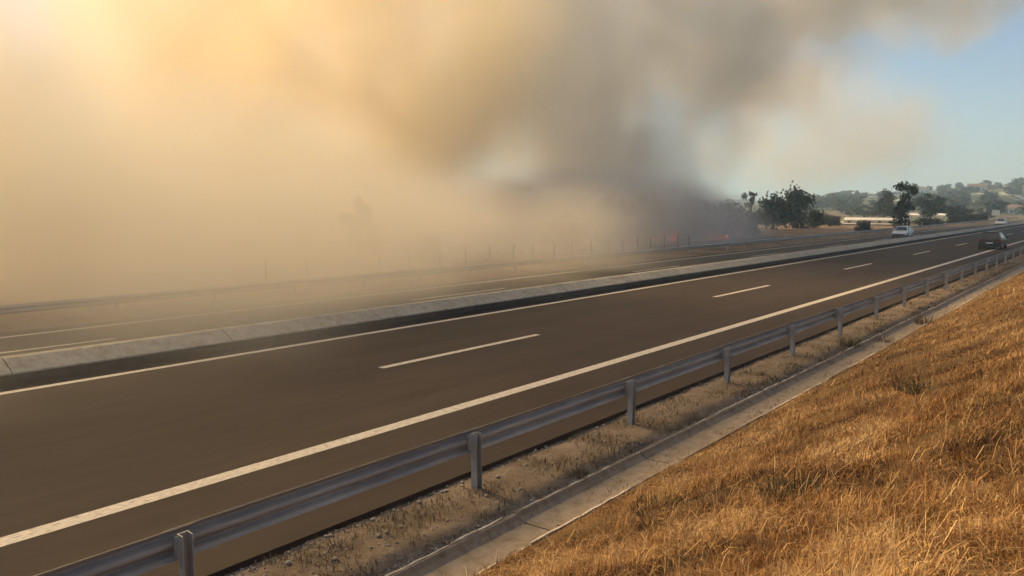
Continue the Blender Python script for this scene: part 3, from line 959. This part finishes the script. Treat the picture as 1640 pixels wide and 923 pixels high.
def make_car(loc, rz, mat, label, height=1.50, name='car'):
    """front towards +y"""
    root = empty(name, loc, rz)
    tag(root, label, 'car')
    zt = height
    belt = zt * .62
    def ring(y, zb, ztop, hw):
        return [(-hw * .93, y, zb), (-hw, y, zb + .12), (-hw, y, ztop - .16), (-hw * .95, y, ztop - .03), (-hw * .8, y, ztop), (hw * .8, y, ztop),
                (hw * .95, y, ztop - .03), (hw, y, ztop - .16), (hw, y, zb + .12), (hw * .93, y, zb)]
    bm = bmesh.new()
    loft(bm, [ring(-2.08, .42, belt - .12, .74), ring(-2.02, .30, belt - .02, .84), ring(-1.75, .22, belt + .01, .89), ring(-.6, .20, belt, .90), ring(.6, .20, belt - .02, .90),
              ring(1.35, .22, belt - .10, .89), ring(1.85, .26, belt - .20, .84), ring(2.08, .34, belt - .32, .70)])
    bm_obj('body', bm, M[mat], root, smooth=False)
    def cring(y0, y1, hw0, hw1):     # one slanted pillar ring: bottom at y0, top at y1
        return None
    # greenhouse: bottom outline and roof outline
    b = [(-.80, -1.86), (.80, -1.86), (.83, -.4), (.80, .95), (-.80, .95), (-.83, -.4)]
    t = [(-.58, -1.45), (.58, -1.45), (.62, -.5), (.58, .15), (-.58, .15), (-.62, -.5)]
    bm = bmesh.new()
    lo = [bm.verts.new((x, y, belt + .004)) for x, y in b]
    hi = [bm.verts.new((x, y, zt - .07)) for x, y in t]
    for k in range(6):
        bm.faces.new((lo[k], lo[(k + 1) % 6], hi[(k + 1) % 6], hi[k]))
    bm.faces.new(hi); bm.faces.new(lo[::-1])
    cab = bm_obj('cabin', bm, M[mat], root)
    bm = bmesh.new()
    bx(bm, -.62, .62, -1.50, .18, zt - .075, zt)
    bmesh.ops.bevel(bm, geom=[e for e in bm.edges if e.verts[0].co.z > zt - .01 or e.verts[1].co.z > zt - .01], offset=.05, segments=2, affect='EDGES')
    bm_obj('roof', bm, M[mat], root)
    # panes lie 8 mm proud of the cabin faces
    B = [Vector((x, y, belt + .004)) for x, y in b]; T = [Vector((x, y, zt - .07)) for x, y in t]
    for k, nm in enumerate(('rear_window', 'side_window', 'side_window', 'windscreen', 'side_window', 'side_window')):
        q = [B[k], B[(k + 1) % 6], T[(k + 1) % 6], T[k]]
        c = sum(q, Vector()) / 4
        nrm = (q[1] - q[0]).cross(q[3] - q[0]).normalized()
        if nrm.dot(c - Vector((0, -.4, c.z))) < 0:
            nrm = -nrm
        qq = [c + (p - c) * .86 + nrm * .010 for p in q]
        qi = [c + (p - c) * .86 - nrm * .004 for p in q]
        obj_from(nm, qq + qi, [(0, 1, 2, 3), (7, 6, 5, 4), (0, 4, 5, 1), (1, 5, 6, 2), (2, 6, 7, 3), (3, 7, 4, 0)], M['glass'], root)
    for sx in (-1, 1):
        for y in (-1.28, 1.28):
            bm = bmesh.new()
            bmesh.ops.create_cone(bm, cap_ends=True, segments=20, radius1=.32, radius2=.32, depth=.20)
            bmesh.ops.rotate(bm, verts=bm.verts, matrix=Matrix.Rotation(math.pi / 2, 3, 'Y'))
            w = bm_obj('wheel', bm, M['rubber'], root); w.location = (sx * .80, y, .32)
            bm = bmesh.new()
            bmesh.ops.create_cone(bm, cap_ends=True, segments=16, radius1=.21, radius2=.18, depth=.02)
            bmesh.ops.rotate(bm, verts=bm.verts, matrix=Matrix.Rotation(math.pi / 2 * sx, 3, 'Y'))
            o = bm_obj('rim', bm, M['rim'], w); o.location = (sx * .105, 0, 0)
        bm = bmesh.new(); bx(bm, -.13, .13, -.03, .04, -.09, .09); o = bm_obj('tail_light', bm, M['tail'], root); o.location = (sx * .66, -2.06, belt - .14)
        bm = bmesh.new(); bx(bm, -.17, .17, -.10, .03, -.06, .06); o = bm_obj('headlight', bm, M['lamp'], root); o.location = (sx * .60, 2.02, belt - .36)
        bm = bmesh.new(); bx(bm, -.09, .09, -.05, .05, -.06, .06); o = bm_obj('mirror', bm, M[mat], root); o.location = (sx * .96, .62, belt + .08)
    bm = bmesh.new(); bx(bm, -.76, .76, -2.13, -2.0, .30, .50); bm_obj('bumper', bm, M['trim'], root)
    bm = bmesh.new(); bx(bm, -.70, .70, 2.0, 2.12, .27, .44); bm_obj('bumper', bm, M['trim'], root)
    bm = bmesh.new(); bx(bm, -.26, .26, -2.145, -2.132, .52, .63); bm_obj('number_plate', bm, M['plate'], root)
    return root
make_car((-9.85, 79.6, 0), 0.0, 'car_dark', 'dark grey car driving away on the near carriageway', 1.52)
make_car((-23.0, 106.5, far_z(-23.0)), math.pi, 'car_white', 'white car coming along the opposite carriageway by the open crowned tree', 1.42)
make_car((-20.9, 178.0, far_z(-20.9)), math.pi, 'car_white', 'tiny distant white car above the dark grey car', 1.5)

# marker post and sign board
M['white_plastic'] = simple_mat('white_plastic', (.72, .72, .70), (.8, .8, .78), 3, .5)
mp = empty('marker_post', (-30.9, 158.0, -.45)); tag(mp, 'slim white marker post beside the opposite carriageway', 'marker post')
bm = bmesh.new(); bx(bm, -.07, .07, -.05, .05, -.1, 1.25)
bmesh.ops.bevel(bm, geom=bm.edges[:], offset=.02, segments=1, affect='EDGES'); bm_obj('post', bm, M['white_plastic'], mp)
bm = bmesh.new(); bx(bm, -.075, .075, -.056, .056, .92, 1.10); bm_obj('reflector', bm, M['trim'], mp)
sg = empty('road_sign', (-32.2, 262.0, -.45)); tag(sg, 'blank white sign board on two posts at the right picture edge', 'sign')
for sx in (-.6, .6):
    bm = bmesh.new(); tube(bm, [(sx, .06, -.2), (sx, .06, 3.1)], [.04, .04], 8); bm_obj('post', bm, M['post_steel'], sg)
bm = bmesh.new(); bx(bm, -1.0, 1.0, -.02, .015, 1.6, 3.1)
bmesh.ops.bevel(bm, geom=bm.edges[:], offset=.008, segments=1, affect='EDGES'); bm_obj('board', bm, M['white_plastic'], sg)

# ------------------------------------------------------------------ fire along the edge of the trees
def flame_mat():
    m = bpy.data.materials.new('flame'); m.use_nodes = True
    nt = m.node_tree; nt.nodes.clear()
    out = nt.nodes.new('ShaderNodeOutputMaterial'); e = nt.nodes.new('ShaderNodeEmission')
    n = noise_node(nt, 1.2, 3, .6, position(nt))
    c = ramp(nt, n.outputs[0], [(.35, (1.0, .07, .015)), (.7, (1.0, .17, .03))])
    nt.links.new(c.outputs[0], e.inputs[0]); e.inputs[1].default_value = FLAME
    nt.links.new(e.outputs[0], out.inputs[0])
    return m
FLAME = 0.5
M['flame'] = flame_mat()
def fire(x, y, n, spread, h, label, seed):
    rr = random.Random(seed)
    root = empty('fire', (x, y, terrain_z(x, y))); tag(root, label, 'fire')
    for k in range(n):
        bm = bmesh.new()
        hh = h * rr.uniform(.5, 1.1); w = .16 * hh + .1
        px, py = rr.uniform(-spread, spread), rr.uniform(-spread, spread) * .6
        tube(bm, [(px + .12 * hh * math.sin(q * 2.3 + k), py, hh * q) for q in (0, .25, .5, .75, 1)], [w * .7, w, w * .75, w * .4, .01], 7)
        bm_obj('flame', bm, M['flame'], root, smooth=True)
fire(-43.6, 97.4, 9, 1.5, 1.1, 'right hand patch of red flames at the foot of the dark trees', 1)
fire(-46.9, 88.3, 9, 2.0, 1.3, 'middle patch of red flames glowing through the grey smoke', 2)
fire(-46.8, 78.8, 4, 1.2, 1.0, 'small weak flames at the left end of the fire', 3)

# ------------------------------------------------------------------ smoke
def smoke(name, box, voxel, billows, scale, color, label, aniso=.22, soft=.2, seed=0.0, detail=5.0, clump=(.04, 2.3)):
    """a body of smoke as a voxel grid: density summed over soft ragged billows (centre, radii, density, raggedness)"""
    m = bpy.data.materials.new(name); m.use_nodes = True
    nt = m.node_tree; nt.nodes.clear()
    out = nt.nodes.new('ShaderNodeOutputMaterial')
    vol = nt.nodes.new('ShaderNodeVolumePrincipled')
    vol.inputs['Anisotropy'].default_value = aniso
    vol.inputs['Color'].default_value = (*color, 1)
    vol.inputs['Density'].default_value = 1.0
    nt.links.new(vol.outputs[0], out.inputs['Volume'])
    g = bpy.data.node_groups.new(name, 'GeometryNodeTree')
    g.interface.new_socket('Geometry', in_out='OUTPUT', socket_type='NodeSocketGeometry')
    go = g.nodes.new('NodeGroupOutput')
    vc = g.nodes.new('GeometryNodeVolumeCube')
    lo, hi = box[0::2], box[1::2]
    vc.inputs['Min'].default_value = lo
    vc.inputs['Max'].default_value = hi
    for k, ax in enumerate('XYZ'):
        vc.inputs['Resolution ' + ax].default_value = max(8, int((hi[k] - lo[k]) / voxel))
    ps = g.nodes.new('GeometryNodeInputPosition').outputs[0]
    off = g.nodes.new('ShaderNodeVectorMath'); off.operation = 'ADD'; off.inputs[1].default_value = (seed * 31, seed * 17, seed * 7)
    g.links.new(ps, off.inputs[0])
    n = noise_node(g, scale, detail, .55, off.outputs[0], 0.6)
    nz = mathn(g, 'SUBTRACT', n.outputs[0], .5)
    total = None
    for c, rad, dens, rough_amt in billows:
        sb = g.nodes.new('ShaderNodeVectorMath'); sb.operation = 'SUBTRACT'; sb.inputs[1].default_value = c
        g.links.new(ps, sb.inputs[0])
        ml = g.nodes.new('ShaderNodeVectorMath'); ml.operation = 'MULTIPLY'; ml.inputs[1].default_value = [1 / q for q in rad]
        g.links.new(sb.outputs[0], ml.inputs[0])
        ln = g.nodes.new('ShaderNodeVectorMath'); ln.operation = 'LENGTH'
        g.links.new(ml.outputs[0], ln.inputs[0])
        v = mathn(g, 'ADD', mathn(g, 'SUBTRACT', 0.68, ln.outputs['Value']), mathn(g, 'MULTIPLY', nz, rough_amt))
        mr = g.nodes.new('ShaderNodeMapRange'); mr.interpolation_type = 'SMOOTHSTEP'
        mr.inputs[1].default_value = 0.0; mr.inputs[2].default_value = soft
        mr.inputs[3].default_value = 0.0; mr.inputs[4].default_value = dens
        g.links.new(v, mr.inputs[0])
        total = mr.outputs[0] if total is None else mathn(g, 'ADD', total, mr.outputs[0])
    # turbulent clumps, drawn upwards
    st = g.nodes.new('ShaderNodeVectorMath'); st.operation = 'MULTIPLY'; st.inputs[1].default_value = (1, 1, .62)
    g.links.new(off.outputs[0], st.inputs[0])
    n2 = noise_node(g, scale * 1.6, 5.0, .6, st.outputs[0], 1.6)
    cl = g.nodes.new('ShaderNodeMapRange'); cl.interpolation_type = 'SMOOTHSTEP'
    for k, v in ((1, .40), (2, .62), (3, clump[0]), (4, clump[1])):
        cl.inputs[k].default_value = v
    g.links.new(n2.outputs[0], cl.inputs[0])
    total = mathn(g, 'MULTIPLY', total, cl.outputs[0])
    g.links.new(total, vc.inputs['Density'])
    sm = g.nodes.new('GeometryNodeSetMaterial'); sm.inputs['Material'].default_value = m
    g.links.new(vc.outputs[0], sm.inputs[0]); g.links.new(sm.outputs[0], go.inputs[0])
    me = bpy.data.meshes.new(name); me.materials.append(m)
    o = bpy.data.objects.new(name, me); COL.objects.link(o)
    md = o.modifiers.new('smoke', 'NODES'); md.node_group = g
    tag(o, label, 'smoke', None, 'stuff')
    return o
WARM, TAN, GREY, DARK = (.995, .93, .775), (.95, .88, .74), (.77, .775, .755), (.73, .735, .73)
smoke('yellow_smoke', (-150, -8, -90, 130, -2, 102), 2.4, [
    ((-80, 4, 30), (54, 64, 80), .015, .9),          # wall at the left
    ((-78, 64, 30), (42, 44, 54), .055, .9),
    ((-47, 8, 2), (26, 70, 16), .058, .6),           # rolling over the ground behind the far rail
    ((-29.5, 12, 1.0), (23, 62, 7.5), .055, .8),         # thin, across the opposite carriageway
], .032, WARM, 'thick yellow smoke wall billowing from the far verge at the left')
smoke('grey_smoke', (-150, 10, 60, 330, -2, 125), 2.6, [
    ((-80, 120, 42), (50, 54, 58), .055, 1.0),
    ((-72, 90, 14), (34, 46, 24), .035, .5),
    ((-72, 165, 46), (46, 56, 34), .045, 1.0),
    ((-62, 205, 68), (48, 70, 36), .040, 1.0),       # drifting high to the right
    ((-48, 240, 74), (54, 80, 36), .030, 1.0),
    ((-78, 230, 28), (56, 80, 30), .011, 1.2),
], .030, GREY, 'beige grey smoke rising over the burning trees and drifting right')
smoke('dark_smoke', (-80, -16, 24, 140, -2, 22), 1.4, [((-49, 80, 0), (25, 46, 13), .12, .5), ((-60, 100, 9), (18, 24, 13), .05, .8),
                                                     ((-47, 56, 0), (20, 26, 10), .10, .5)], .06, DARK,
      'dark grey smoke hanging low among the burning trees', clump=(.6, 1.35))
smoke('overhead_smoke', (-160, 180, -130, 175, 66, 145), 7.0, [((25, 20, 105), (190, 165, 36), .024, .5)], .015, WARM,
      'high smoke spreading overhead above the near carriageway', soft=.38, clump=(.6, 1.3))

# ------------------------------------------------------------------ air
hz = bpy.data.materials.new('haze'); hz.use_nodes = True
nt = hz.node_tree; nt.nodes.clear()
out = nt.nodes.new('ShaderNodeOutputMaterial'); vp = nt.nodes.new('ShaderNodeVolumePrincipled')
vp.inputs['Color'].default_value = (.55, .78, 1.0, 1); vp.inputs['Density'].default_value = .0007; vp.inputs['Anisotropy'].default_value = .1
nt.links.new(vp.outputs[0], out.inputs['Volume'])
bm = bmesh.new(); bx(bm, -2700, 1300, -800, 2700, -6, 150)
tag(bm_obj('haze', bm, hz), 'thin bluish haze in the air', 'haze', kind='stuff')
